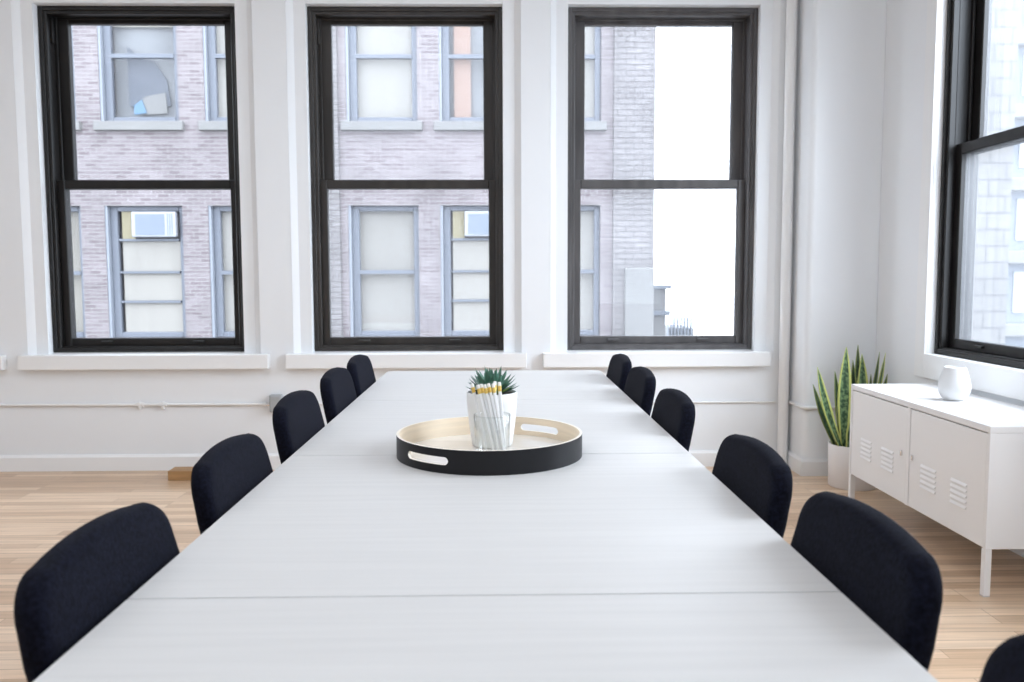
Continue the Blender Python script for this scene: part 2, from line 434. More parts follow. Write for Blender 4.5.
# ------------------------------------------------------------------ table sections
TX0, TX1, TZ = -.514, .4826, .73
SEAMS = [.208, 1.118, 2.028, 2.938, 3.848]
TLAB = ['whitewashed table section nearest the camera, cropped at its near end', 'whitewashed table section between the nearest seam and the round tray',
        'whitewashed table section under the back half of the round tray', 'whitewashed table section at the window end with rounded far corners']


def rounded(x0, x1, y0, y1, rs, n=8):
    """rectangle outline, corner radii rs = (x0y0, x1y0, x1y1, x0y1)"""
    out = []
    for (cx, cy, sx, sy, r, a0) in ((x0, y0, 1, 1, rs[0], PI), (x1, y0, -1, 1, rs[1], 1.5 * PI), (x1, y1, -1, -1, rs[2], 0), (x0, y1, 1, -1, rs[3], .5 * PI)):
        ox, oy = cx + sx * r, cy + sy * r
        for k in range(n + 1):
            t = a0 + PI / 2 * k / n; out.append((ox + r * math.cos(t), oy + r * math.sin(t)))
    return out


for i, (y0, y1) in enumerate(zip(SEAMS, SEAMS[1:])):
    cx = (TX0 + TX1) / 2; cy = (y0 + y1) / 2
    r = empty('conference_table', (cx, cy, 0)); tag(r, TLAB[i], 'table', 'conference table sections in a row')
    hw, hl = (TX1 - TX0) / 2, (y1 - y0) / 2 - .0007
    e = .004
    big = .035
    rs = (big if i == 0 else e, big if i == 0 else e, big if i == 3 else e, big if i == 3 else e)
    bm = bmesh.new(); prism(bm, rounded(-hw, hw, -hl, hl, rs), TZ - .026, TZ)
    bmesh.ops.recalc_face_normals(bm, faces=bm.faces)
    es = [x for x in bm.edges if all(abs(v.co.z - TZ) < 1e-5 for v in x.verts)]
    bmesh.ops.bevel(bm, geom=es, offset=.0014, segments=2, affect='EDGES')
    bmesh.ops.recalc_face_normals(bm, faces=bm.faces)
    for f in bm.faces: f.material_index = 0 if f.normal.z > .9 else 1
    link('tabletop', bm, [M['table'], M['table_edge']], r)
    bm = bmesh.new(); box(bm, (-.06, -hl + .06, TZ - .056), (.06, hl - .06, TZ - .0265), .003); link('support_beam', bm, M['steel_white'], r)
    for s in (-1, 1):
        bm = bmesh.new(); tube(bm, [(0, s * .27, .028), (0, s * .27, TZ - .0565)], .03, 20); link('leg', bm, M['steel_white'], r, smooth=50)
    bm = bmesh.new(); box(bm, (-.065, -.38, 0), (.065, .38, .0275), .006); link('base', bm, M['steel_white'], r)


# ------------------------------------------------------------------ chairs
def backrest_bm():
    """padded backrest with rounded top corners; local +x is the sitter's side, z measured from the floor"""
    z0, z1, n = .455, .820, 12
    out = []
    hb, ht, rt, rb, crown = .180, .199, .060, .05, .012
    for k in range(n + 1):          # bottom right corner
        t = -PI / 2 + PI / 2 * k / n; out.append((hb - rb + rb * math.cos(t), z0 + rb + rb * math.sin(t)))
    for k in range(1, 6):
        s = k / 6; out.append((hb + .010 * math.sin(PI * s * .8) + (ht - hb) * s, z0 + rb + (z1 - rt - z0 - rb) * s))
    for k in range(n + 1):
        t = PI / 2 * k / n; out.append((ht - rt + rt * math.cos(t), z1 - rt + rt * math.sin(t)))
    for k in range(1, 8): out.append(((ht - rt) * (1 - 2 * k / 8), z1 + crown * (1 - (1 - 2 * k / 8) ** 2)))
    L = out[:]
    half = [p for p in L]
    right = [p for p in half if p[0] >= -1e-6 or True]
    # mirror the right side for the left
    rs = out[: (n + 1) + 5 + (n + 1)]
    crownpts = out[(n + 1) + 5 + (n + 1):]
    pts = rs + crownpts + [(-x, z) for x, z in reversed(rs)]
    T = .021
    prof = [(0, 0, 0), (.002, .5, 0), (.005, .80, 0), (.011, .95, 0), (.020, 1.0, 0), (.05, 1.04, 0), (.09, 1.06, 0), (.14, 1.08, 0)]
    cz = (z0 + z1) / 2; hh = (z1 - z0) / 2; bm = bmesh.new(); sides = []

    def place(y, z, x):
        x = x + .003 * (y / .2) ** 2 - math.tan(math.radians(12)) * (z - .73)
        return (x, y, z)
    N = len(pts); ringsF, ringsB = [], []
    for d, k, _ in prof:
        for sgn, R_ in ((1, ringsF), (-1, ringsB)):
            if d == 0 and sgn == -1: R_.append(ringsF[0]); continue
            sy = (hb - d) / hb; sz = (hh - d) / hh
            R_.append([bm.verts.new(place(y * sy, cz + (z - cz) * sz, sgn * T * k)) for y, z in pts])
    for R_ in (ringsF, ringsB):
        for A, B in zip(R_, R_[1:]):
            for i in range(N):
                j = (i + 1) % N
                bm.faces.new((A[i], A[j], B[j], B[i]))
        c = bm.verts.new(place(0, cz, (1 if R_ is ringsF else -1) * T * 1.15))
        for i in range(N): bm.faces.new((R_[-1][i], R_[-1][(i + 1) % N], c))
    return bm


def make_chair():
    r = empty('conference_chair')
    link('backrest', backrest_bm(), M['fabric'], r, smooth=60)
    bm = bmesh.new(); prism(bm, rounded(.045, .415, -.205, .205, (.05, .05, .09, .09)), .425, .470)
    bmesh.ops.recalc_face_normals(bm, faces=bm.faces)
    es = [x for x in bm.edges if abs(x.verts[0].co.z - x.verts[1].co.z) < 1e-5]
    bmesh.ops.bevel(bm, geom=es, offset=.014, segments=3, affect='EDGES'); link('seat', bm, M['fabric'], r, smooth=60)
    bm = bmesh.new(); box(bm, (.07, -.17, .408), (.38, .17, .4245), .004); link('seat_frame', bm, M['black_steel'], r)
    for x0, x1 in ((.09, .02), (.36, .385)):
        for s in (-1, 1):
            bm = bmesh.new(); tube(bm, [(x0, s * .155, .41), (x1, s * .19, 0)], .013, 14, .009); link('leg', bm, M['black_steel'], r, smooth=50)
    for s in (-1, 1):
        bm = bmesh.new(); tube(bm, [(.12, s * .09, .418), (.03, s * .09, .416), (.012, s * .09, .44), (.008, s * .09, .50), (-.002, s * .09, .56)], .009, 10)
        link('back_support', bm, M['black_steel'], r, smooth=50)
    return r


ORD = ['nearest the windows', 'second from the windows', 'third from the windows', 'fourth from the windows', 'fifth from the windows', 'farthest from the windows, mostly cropped']
chair0 = make_chair(); used = False
LY = [3.35, 2.865, 2.29, 1.72, 1.15]
RY = [3.515, 3.00, 2.43, 1.675, 1.16, .63]
for side, ylist in ((-1, LY), (1, RY)):
    for k, y in enumerate(ylist):
        c = copy_tree(chair0) if used else chair0
        used = True
        c.location = (TX0 - .037 if side < 0 else TX1 + .037, y, 0)
        c.rotation_euler = (0, 0, 0 if side < 0 else PI)
        c.scale = (1, 1, {-1: (1.026, 1.026, 1.022, .998, .996), 1: (1.005, 1.005, .998, .998, 1.004, 1.0)}[side][k])
        where = 'along the table side facing away from cabinet' if side < 0 else 'along the cabinet side of table'
        tag(c, 'black upholstered chair %s, %s' % (where, ORD[k]), 'chair', 'chairs along the table edge away from the cabinet' if side < 0 else 'chairs along the cabinet side of the table')

# ------------------------------------------------------------------ round tray
TC = Vector((-.020, 2.038, TZ)); TR, TH_, TT = .231, .056, .0065
tray = empty('serving_tray', TC); tag(tray, 'round black tray with pale birch inside and cut-out handles on the table', 'tray')
SL = [math.atan2(-.79, -.645), math.atan2(.80, .62)]     # directions of the two hand slots
N = 480; half_a = .275; sz0, sz1 = .0195, .0375
bm = bmesh.new()


def slot_z(phi):
    """vertical extent of a hand slot at bearing phi, or None"""
    for s in SL:
        d = (phi - s + PI) % (2 * PI) - PI
        if abs(d) < half_a:
            e = (half_a - abs(d)) * TR; R_ = (sz1 - sz0) / 2; m = (sz0 + sz1) / 2
            hgt = R_ if e >= R_ else math.sqrt(max(0, R_ * R_ - (R_ - e) ** 2))
            return (m - hgt, m + hgt)
    return None


def wall_col(k):
    phi = 2 * PI * k / N; s = slot_z(phi); m = (sz0 + sz1) / 2
    lo, hi = s if s else (m, m)
    return phi, [0, lo, hi, TH_], s is not None


cols = []
for k in range(N):
    phi, zs, isl = wall_col(k)
    cols.append((isl, [[bm.verts.new((rr * math.cos(phi), rr * math.sin(phi), z)) for z in zs] for rr in (TR, TR - TT)]))
for k in range(N):
    A, B = cols[k], cols[(k + 1) % N]; op = A[0] or B[0]
    for j in (0, 2):
        for side in (0, 1):
            f = bm.faces.new((A[1][side][j], B[1][side][j], B[1][side][j + 1], A[1][side][j + 1])); f.material_index = side
    if op:
        for j in (1, 2):
            f = bm.faces.new((A[1][0][j], B[1][0][j], B[1][1][j], A[1][1][j])); f.material_index = 2
    for j in (0, 3):
        f = bm.faces.new((A[1][0][j], B[1][0][j], B[1][1][j], A[1][1][j])); f.material_index = 2
bmesh.ops.remove_doubles(bm, verts=bm.verts, dist=1e-6)
link('rim', bm, [M['tray_black'], M['birch'], M['birch_edge']], tray, smooth=35)
bm = bmesh.new(); lathe(bm, [(0, .0005), (TR - TT - .0003, .0005), (TR - TT - .0003, .007), (0, .007)], 96)
link('tray_floor', bm, M['birch_floor'], tray)
TF = TZ + .007

# ------------------------------------------------------------------ succulent in white pot
PC = Vector((-.014, 2.108, TF + .0005)); pot = empty('potted_succulent', PC)
tag(pot, 'spiky dark green succulent in tapered white pot standing on the round tray', 'potted plant')
bm = bmesh.new(); lathe(bm, [(0, 0), (.049, 0), (.0525, .004), (.060, .06), (.0645, .11), (.0655, .137), (.0645, .139), (.0615, .139), (.060, .128), (0, .128)], 56)
link('pot', bm, M['pot'], pot, smooth=50)
bm = bmesh.new(); lathe(bm, [(0, .1345), (.03, .135), (.0595, .1325), (.0595, .1285), (0, .1285)], 32); link('soil', bm, M['soil'], pot)


def spike(base, d, L, w, bend, mt, parent):
    """a thick pointed leaf leaving base along d, curling upwards"""
    d = Vector(d).normalized(); side = d.cross(Vector((0, 0, 1)))
    side = side.normalized() if side.length > 1e-4 else Vector((1, 0, 0)); nrm = side.cross(d)
    bm = bmesh.new(); rows = []; S = 7
    for i in range(S):
        s = i / S; c = Vector(base) + d * L * s + nrm * bend * L * s * s
        ww = w * (.75 + .6 * s if s < .35 else .96 * (1 - ((s - .35) / .65) ** 1.5)); th = ww * .42
        rows.append([bm.verts.new(c + side * a * ww + nrm * b * th) for a, b in ((-1, .25), (-.5, -.45), (0, -.75), (.5, -.45), (1, .25), (.45, .05), (-.45, .05))])
    tip = bm.verts.new(Vector(base) + d * L + nrm * bend * L)
    for A, B in zip(rows, rows[1:]):
        for k in range(7): bm.faces.new((A[k], A[(k + 1) % 7], B[(k + 1) % 7], B[k]))
    for k in range(7): bm.faces.new((rows[-1][k], rows[-1][(k + 1) % 7], tip))
    bm.faces.new(rows[0][::-1])
    return link('leaf', bm, mt, parent, smooth=50)


for ringi, (n, el, L, r0, w) in enumerate(((15, 14, .062, .016, .0062), (15, 32, .066, .013, .0062), (13, 50, .068, .010, .006), (9, 68, .066, .007, .0055), (4, 83, .056, .003, .005))):
    for k in range(n):
        a = 2 * PI * (k + .5 * (ringi % 2)) / n + random.uniform(-.12, .12); e = math.radians(el + random.uniform(-5, 5))
        d = (math.cos(a) * math.cos(e), math.sin(a) * math.cos(e), math.sin(e))
        pale = ringi == 0 and -1.35 < ((a + PI) % (2 * PI) - PI) < -.5
        spike((math.cos(a) * r0, math.sin(a) * r0, .136 + .002 * ringi), d, L * random.uniform(.86, 1.02), w * 1.65, .16, M['succulent_pale'] if pale else M['succulent'], pot)

# ------------------------------------------------------------------ glass cup with pencils
GC = Vector((-.013, 1.958, TF + .0005)); GR0, GR1, GH = .040, .044, .106
bm = bmesh.new(); lathe(bm, [(0, 0), (GR0 - .002, 0), (GR0, .002), (GR1, GH - .001), (GR1 - .0008, GH), (GR1 - .0016, GH - .001), (GR1 - .0018, GH - .004)], 48)
cup = link('glass_cup', bm, M['glass'], None, smooth=50, loc=GC); tag(cup, 'clear glass tumbler holding white pencils in front of the succulent pot', 'glass')
pl = empty('pencil_prototype')


def pencil(label, foot, top, first=[None]):
    """white hexagonal pencil standing on its point at foot, rubber end at top"""
    L = .172
    if first[0] is None:
        bm = bmesh.new(); R6 = .0043
        A = [[bm.verts.new((rr * math.cos(PI / 3 * k), rr * math.sin(PI / 3 * k), z)) for k in range(6)] for rr, z in ((.0006, 0), (R6, .016), (R6, L - .022))]
        for a, b in zip(A, A[1:]):
            for k in range(6): bm.faces.new((a[k], a[(k + 1) % 6], b[(k + 1) % 6], b[k]))
        bm.faces.new(A[0][::-1]); bm.faces.new(A[-1])
        o = link('pencil', bm, M['pencil'])
        bm = bmesh.new(); lathe(bm, [(0, L - .0219), (.0044, L - .0219), (.0044, L - .018), (.0047, L - .0175), (.0047, L - .0165), (.0044, L - .016), (.0044, L - .0125), (.0047, L - .012), (.0047, L - .011), (.0044, L - .0105), (.0044, L - .009), (0, L - .009)], 16)
        link('ferrule', bm, M['gold'], o, smooth=50)
        bm = bmesh.new(); lathe(bm, [(0, L - .0089), (.0041, L - .0089), (.0041, L - .002), (.0033, L), (0, L)], 16); link('eraser', bm, M['rubber'], o, smooth=50)
        first[0] = o
    else: o = copy_tree(first[0])
    foot, top = Vector(foot), Vector(top)
    o.rotation_mode = 'QUATERNION'; o.rotation_quaternion = (top - foot).to_track_quat('Z', 'Y'); o.location = foot
    tag(o, label, 'pencil', 'white pencils in the glass cup')
    return o


bpy.data.objects.remove(pl)
# (height fraction independent) foot and lean of each pencil inside the cup
PX = [(471.3, 487.0, 380.5, 1.965), (477.3, 494.5, 383.5, 1.950), (481.0, 497.5, 384.5, 1.963), (484.3, 500.0, 383.5, 1.950), (488.3, 502.5, 383.0, 1.963), (492.6, 504.0, 381.0, 1.950), (499.0, 507.0, 380.0, 1.966), (494.8, 496.0, 383.0, 1.975)]
PLAB = ['leaning farthest over the cup rim, alone at the left edge', 'second from the left in the cup', 'third from the left in the cup', 'fourth from the left in the cup', 'fifth from the left in the cup',
        'tallest of the front cluster, third from the right', 'standing nearly upright at the right edge', 'tucked behind, second from the right']
for (xt, xf, yt, Yp), lab in zip(PX, PLAB):
    f = at(xf, 452, Y=Yp); f.z = TF + .0105
    # keep the point inside the cup floor
    v = Vector((f.x - GC.x, f.y - GC.y)); v = v if v.length < .031 else v.normalized() * .031
    f = Vector((GC.x + v.x, GC.y + v.y, f.z))
    t = at(xt, yt, Y=Yp + .004)
    pencil('white pencil with gold ferrule ' + lab, f, t)

# ------------------------------------------------------------------ white steel cabinet
CY0, CY1, CX0, CX1 = 2.890, 4.058, 1.768, 2.170
CL, CD = CY1 - CY0, CX1 - CX0
cab = empty('storage_cabinet', ((CX0 + CX1) / 2, (CY0 + CY1) / 2, 0)); tag(cab, 'low white steel cabinet with two louvred doors standing under the side window', 'cabinet')
hx, hy = CD / 2, CL / 2; ZB, ZT = .178, .630
bm = bmesh.new()
box(bm, (-hx, -hy, ZT - .026), (hx, hy, ZT), .003)                              # top
box(bm, (-hx, -hy, ZB), (hx, -hy + .018, ZT - .026), .002); box(bm, (-hx, hy - .018, ZB), (hx, hy, ZT - .026), .002)
box(bm, (hx - .012, -hy + .018, ZB), (hx, hy - .018, ZT - .026)); box(bm, (-hx + .020, -hy + .018, ZB), (hx - .012, hy - .018, ZB + .012))
box(bm, (-hx, -.013, ZB), (-hx + .03, .013, ZT - .026), .002)                   # centre post
link('body', bm, M['cabinet'], cab)
yl = lambda Y: Y - (CY0 + CY1) / 2
for d, (y0, y1, groups, ky) in enumerate(((.0155, hy - .0205, ((3.809, 3.933), (3.592, 3.719)), 3.525), (-hy + .0205, -.0155, ((3.234, 3.367), (3.014, 3.138)), 3.430))):
    bm = bmesh.new(); box(bm, (-hx + .002, y0, ZB + .001), (-hx + .020, y1, ZT - .030), .002)
    door = link('door', bm, M['cabinet'], cab)
    for g0, g1 in groups:
        g0, g1 = yl(g0) + .008, yl(g1) - .004
        for k in range(5):
            z = .287 + k * .0215
            bm = bmesh.new()   # pressed louvre: a sloping hood open at the bottom
            x = -hx + .002
            v = [bm.verts.new(p) for p in ((x - .0005, g0, z + .012), (x - .0005, g1, z + .012), (x - .006, g1 - .004, z + .002), (x - .006, g0 + .004, z + .002), (x - .0005, g0, z), (x - .0005, g1, z))]
            bm.faces.new((v[0], v[1], v[2], v[3])); bm.faces.new((v[3], v[2], v[5], v[4])); bm.faces.new((v[0], v[3], v[4])); bm.faces.new((v[1], v[5], v[2])); bm.faces.new((v[0], v[4], v[5], v[1]))
            for f in bm.faces: f.material_index = 0
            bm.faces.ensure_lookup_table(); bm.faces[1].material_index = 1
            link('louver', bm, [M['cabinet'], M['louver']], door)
    bm = bmesh.new(); box(bm, (-hx - .008, yl(ky) - .005, .384), (-hx + .002, yl(ky) + .005, .408), .003); link('knob', bm, M['chrome'], door)
for sx in (-1, 1):
    for sy in (-1, 1):
        x = sx * (hx - .013); y = sy * (hy - .013)
        bm = bmesh.new(); box(bm, (x - .0125, y - .0125, .004), (x + .0125, y + .0125, ZB - .0003), .002); leg = link('leg', bm, M['cabinet'], cab)
        bm = bmesh.new(); box(bm, (x - .012, y - .012, 0), (x + .012, y + .012, .0038)); link('foot', bm, M['louver'], leg)

# ------------------------------------------------------------------ vase
vs = empty('vase', (1.983, 3.515, ZT + .0005)); tag(vs, 'white faceted ceramic vase standing on the low cabinet', 'vase')
prof = [(.036, 0), (.041, .003), (.054, .018), (.0625, .040), (.0645, .056), (.0615, .078), (.054, .106), (.0465, .130), (.0425, .143)]
bm = bmesh.new(); n = 36; rows = []
H_ = 26
def vr(z):
    for (r0, z0), (r1, z1) in zip(prof, prof[1:]):
        if z0 <= z <= z1: return r0 + (r1 - r0) * (z - z0) / (z1 - z0)
    return prof[-1][0]
for i in range(H_ + 1):
    z = .143 * i / H_; r0 = vr(z)
    rows.append([bm.verts.new(((r0 + (.0018 if (i + k) % 2 else -.0008)) * math.cos(2 * PI * k / n), (r0 + (.0018 if (i + k) % 2 else -.0008)) * math.sin(2 * PI * k / n), z)) for k in range(n)])
inner = [[bm.verts.new((rr * math.cos(2 * PI * k / n), rr * math.sin(2 * PI * k / n), z)) for k in range(n)] for rr, z in ((.0395, .144), (.0375, .141), (.044, .12), (.053, .075), (.042, .02))]
for A, B in zip(rows + inner, (rows + inner)[1:]):
    for k in range(n): bm.faces.new((A[k], A[(k + 1) % n], B[(k + 1) % n], B[k]))
bm.faces.new(rows[0][::-1]); bm.faces.new(inner[-1])
o = link('vase_body', bm, M['vase'], vs, smooth=60)

# ------------------------------------------------------------------ snake plant in floor pot
SP = Vector((1.977, 4.49, 0)); sp = empty('snake_plant', SP); tag(sp, 'tall variegated snake plant in round white floor pot behind the cabinet', 'potted plant')
bm = bmesh.new(); lathe(bm, [(0, 0), (.122, 0), (.126, .004), (.129, .235), (.127, .238), (.121, .238), (.119, .22), (0, .22)], 56); link('pot', bm, M['pot_floor'], sp, smooth=50)
bm = bmesh.new(); lathe(bm, [(0, .228), (.06, .229), (.1185, .226), (.1185, .2205), (0, .2205)], 32); link('soil', bm, M['soil'], sp)


def blade(base, tip, w, bow, face, mt):
    """upright sword leaf from base to tip (local), bow = sideways bulge, face = bearing of its normal"""
    base, tip = Vector(base), Vector(tip); bm = bmesh.new(); uvl = bm.loops.layers.uv.new('UVMap'); S, C = 16, 7
    ax = (tip - base); L = ax.length; ax.normalize()
    nrm = Vector((math.cos(face), math.sin(face), 0)); side = nrm.cross(ax).normalized(); nrm = ax.cross(side)
    rows = []
    for i in range(S + 1):
        s = i / S
        ww = w * (.55 + .55 * min(1, s / .45)) if s < .45 else w * 1.1 * (1 - ((s - .45) / .55) ** 2.2)
        ww = max(ww, .0008)
        c = base + (tip - base) * s + Vector(bow) * math.sin(PI * s) * L
        rows.append([(c + side * ww * (2 * j / (C - 1) - 1) + nrm * ww * .35 * (2 * j / (C - 1) - 1) ** 2, (j / (C - 1), s * L)) for j in range(C)])
    vv = [[bm.verts.new(p) for p, _ in r] for r in rows]
    for i in range(S):
        for j in range(C - 1):
            f = bm.faces.new((vv[i][j], vv[i][j + 1], vv[i + 1][j + 1], vv[i + 1][j]))
            for lp, (a, b) in zip(f.loops, ((i, j), (i, j + 1), (i + 1, j + 1), (i + 1, j))): lp[uvl].uv = rows[a][b][1]
    o = link('leaf', bm, mt, sp, smooth=80)
    md = o.modifiers.new('thickness', 'SOLIDIFY'); md.thickness = .003; md.offset = 0
    return o


def leaf_px(bx, by, tx, ty, w, Yp, bow=(0, 0, 0), face=-1.75, mt='snake', sink=.015):
    b = at(bx, by, Y=Yp) - SP; t = at(tx, ty, Y=Yp) - SP
    b.z = .222
    v = Vector((b.x, b.y)); v = v if v.length < .108 else v.normalized() * .108
    b.x, b.y = v.x, v.y
    blade(b, t, w, bow, face, M[mt])


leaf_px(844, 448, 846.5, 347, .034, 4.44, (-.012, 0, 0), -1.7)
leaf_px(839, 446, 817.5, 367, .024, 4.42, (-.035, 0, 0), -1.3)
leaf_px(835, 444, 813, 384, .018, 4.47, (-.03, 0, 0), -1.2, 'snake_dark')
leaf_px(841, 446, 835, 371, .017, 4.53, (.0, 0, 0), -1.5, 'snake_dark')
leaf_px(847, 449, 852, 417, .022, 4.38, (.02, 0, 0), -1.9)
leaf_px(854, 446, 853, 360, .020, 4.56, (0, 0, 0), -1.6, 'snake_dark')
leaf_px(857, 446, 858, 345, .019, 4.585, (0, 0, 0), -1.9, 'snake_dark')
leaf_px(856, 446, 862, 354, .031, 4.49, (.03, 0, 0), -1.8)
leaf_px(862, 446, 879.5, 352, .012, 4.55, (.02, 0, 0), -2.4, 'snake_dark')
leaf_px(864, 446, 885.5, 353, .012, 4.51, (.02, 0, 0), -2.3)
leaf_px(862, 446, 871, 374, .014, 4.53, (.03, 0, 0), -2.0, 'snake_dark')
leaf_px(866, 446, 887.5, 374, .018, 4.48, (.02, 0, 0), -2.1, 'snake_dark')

# ------------------------------------------------------------------ the buildings across the light well
FY = 15.0
E = {}
E['brick'] = brick_mat('lilac_brick', (.168, .138, .147), (.255, .225, .232), (.285, .265, .265), .21, .068, .010)
E['pale_brick'] = brick_mat('pale_brick', (.215, .20, .20), (.26, .245, .245), (.12, .11, .112), .30, .098, .010)
E['stone'] = mat('pale_stone', (.22, .215, .21), .85, noise=(2, .06, (1, 1, 1)))
E['frame'] = mat('blue_grey_frame', (.155, .168, .20), .5)
E['frame_light'] = mat('light_jamb', (.27, .29, .33), .5)
E['shade'] = mat('cream_blind', (.315, .298, .272), .9, noise=(1, .05, (6, 1, .3)))
E['grey_room'] = mat('grey_room', (.21, .215, .225), .9, noise=(.9, .25, (1, 1, 1)))
E['warm_room'] = mat('warm_room', (.27, .25, .215), .9, noise=(.9, .2, (1, 1, 1)))
E['yellow'] = mat('yellow_filler', (.31, .275, .18), .8)
E['orange'] = mat('orange_curtain', (.33, .225, .18), .8)
E['ac'] = mat('white_appliance', (.36, .37, .40), .5)
E['ac_grille'] = mat('grey_grille', (.19, .22, .27), .6)
E['dark'] = mat('dark_grey', (.10, .11, .135), .7)
E['blue'] = mat('blue_fabric', (.12, .22, .33), .8)
E['pane'] = pane_mat('far_glass', .10)
E['street'] = mat('street_asphalt', (.22, .22, .22), .9, noise=(.5, .1, (1, 1, 1)))
E['bluegrey'] = mat('blue_grey_stone', (.19, .21, .245), .8, noise=(1, .1, (1, 1, 1)))

bld = empty('brick_building', (at(330, 275, Y=FY).x, FY, 0)); tag(bld, 'lilac brick office building across the light well with sash windows', 'building')
BX = bld.location.x
def fx(x, y): return at(x, y, Y=FY).x - BX
def fz(x, y): return at(x, y, Y=FY).z
zU0, zU1 = fz(140, 121.7), fz(140, 121.7) + 3.3
zL0, zL1 = fz(385, 337), fz(385, 205.3)
cols_ = [(fx(5, 337), fx(86, 337)), (fx(109.5, 337), fx(186.5, 337)), (fx(212, 337), fx(289, 337)), (fx(350.5, 337), fx(420, 337)), (fx(441.5, 337), fx(511, 337)), (fx(530, 337), fx(600, 337))]
xa, xb = fx(-330, 300), fx(612.5, 250)
zb_, zt_ = -8.0, 9.0
bm = bmesh.new()
zs_ = [zb_, zL0, zL1, zU0, zU1, zt_]
for z0, z1, op in ((zb_, zL0, 0), (zL0, zL1, 1), (zL1, zU0, 0), (zU0, zU1, 1), (zU1, zt_, 0)):
    if not op: box(bm, (xa, 0, z0), (xb, .4, z1)); continue
    e = [xa] + [v for c in cols_ for v in c] + [xb]
    for a, b in zip(e[::2], e[1::2]): box(bm, (a, 0, z0), (b, .4, z1))
box(bm, (xa, .41, zb_), (xb, 6, zt_))
link('brick_wall', bm, E['brick'], bld)
bm = bmesh.new(); box(bm, (fx(296, 250), -.06, zb_), (fx(341, 250), -.005, zt_)); link('brick_pilaster', bm, E['pale_brick'], bld)
bm = bmesh.new(); box(bm, (fx(612.5, 250) + .002, -.08, zb_), (fx(653, 250), 5.5, zt_)); link('corner_pier', bm, E['pale_brick'], bld)
bm = bmesh.new(); box(bm, (fx(623.5, 300), -.20, zb_), (fx(653, 300) - .02, -.085, fz(640, 268)), .02); link('stone_panel', bm, E['stone'], bld)


def far_window(c, z0, z1, meet, style):
    x0, x1 = c; w = x1 - x0
    P = lambda n, bm, m, par=bld: link(n, bm, m, par)
    bm = bmesh.new(); ring(bm, x0 + .046, x1 - .002, z0 + .002, z1 - .002, .13, .10, .10, .09, .12, .22, .01)
    if meet: box(bm, (x0 + .15, .11, meet - .035), (x1 - .10, .2, meet + .035))
    f = P('window_frame', bm, E['frame'])
    bm = bmesh.new(); box(bm, (x0 + .001, .02, z0 + .001), (x0 + .045, .39, z1 - .001)); P('jamb', bm, E['frame_light'], f)
    g = .24
    bm = pane_quad(x0 + .2, x1 - .1, z0 + .08, z1 - .08, .17)
    if style != 'ac': link('pane', bm, E['pane'], f)
    else: bm.free()
    def bx(n, m, a, b, za, zb, ya=.27, yb=.30):
        bm = bmesh.new(); box(bm, (x0 + w * a, ya, z0 + (z1 - z0) * za), (x0 + w * b, yb, z0 + (z1 - z0) * zb)); return P(n, bm, m, f)
    if style == 'shade': bx('blind', E['shade'], .1, .97, .02, .98)
    if style == 'warm': bx('blind', E['warm_room'], .1, .97, .02, .98)
    if style == 'grey':
        bx('room_interior', E['grey_room'], .1, .97, .02, .98, .36, .39)
        bx('ceiling_panel', E['warm_room'], .1, .97, .52, .98, .27, .295)
        bm = bmesh.new(); prism(bm, [(x0 + w * a, z0 + (z1 - z0) * b) for a, b in ((.28, .10), (.28, .42), (.42, .36), (.62, .34), (.78, .24), (.82, .10))], .30, .325, 'y'); P('chair_back', bm, E['dark'], f)
        bm = bmesh.new(); prism(bm, [(x0 + w * a, z0 + (z1 - z0) * b) for a, b in ((.42, .05), (.40, .10), (.50, .15), (.76, .17), (.78, .06))], .27, .295, 'y'); P('paper_stack', bm, E['stone'], f)
        bm = bmesh.new(); prism(bm, [(x0 + w * a, z0 + (z1 - z0) * b) for a, b in ((.36, .05), (.36, .10), (.46, .13), (.52, .06))], .24, .265, 'y'); P('blue_cloth', bm, E['blue'], f)
    if style == 'office':
        bx('room_interior', E['grey_room'], .1, .97, .02, .98, .36, .39); bx('curtain', E['orange'], .2, .44, .02, .55)
        bx('ceiling_lamp', E['ac'], .24, .55, .62, .65); bx('cupboard', E['yellow'], .66, .97, .02, .30, .30, .33); bx('desk_top', E['ac'], .64, .97, .24, .29)
        bx('desk_item', E['blue'], .84, .97, .03, .14, .24, .26)
    if style == 'ac':
        for a, b in ((.04, .265), (.285, .49), (.51, .735)): bx('blind', E['shade'], .17, .93, a, b, .16, .19)
        bx('filler_panel', E['yellow'], .17, .34, .755, .965, .16, .19)
        bm = bmesh.new()
        for zz in (.275, .50, .745): box(bm, (x0 + w * .14, .10, z0 + (z1 - z0) * zz - .02), (x1 - .12, .2, z0 + (z1 - z0) * zz + .02))
        P('sash_bar', bm, E['frame'], f)
    return f


def far_sill(c, z): bm = bmesh.new(); box(bm, (c[0] - .09, -.10, z - .16), (c[1] + .09, .12, z - .002), .01); link('stone_sill', bm, E['stone'], bld)


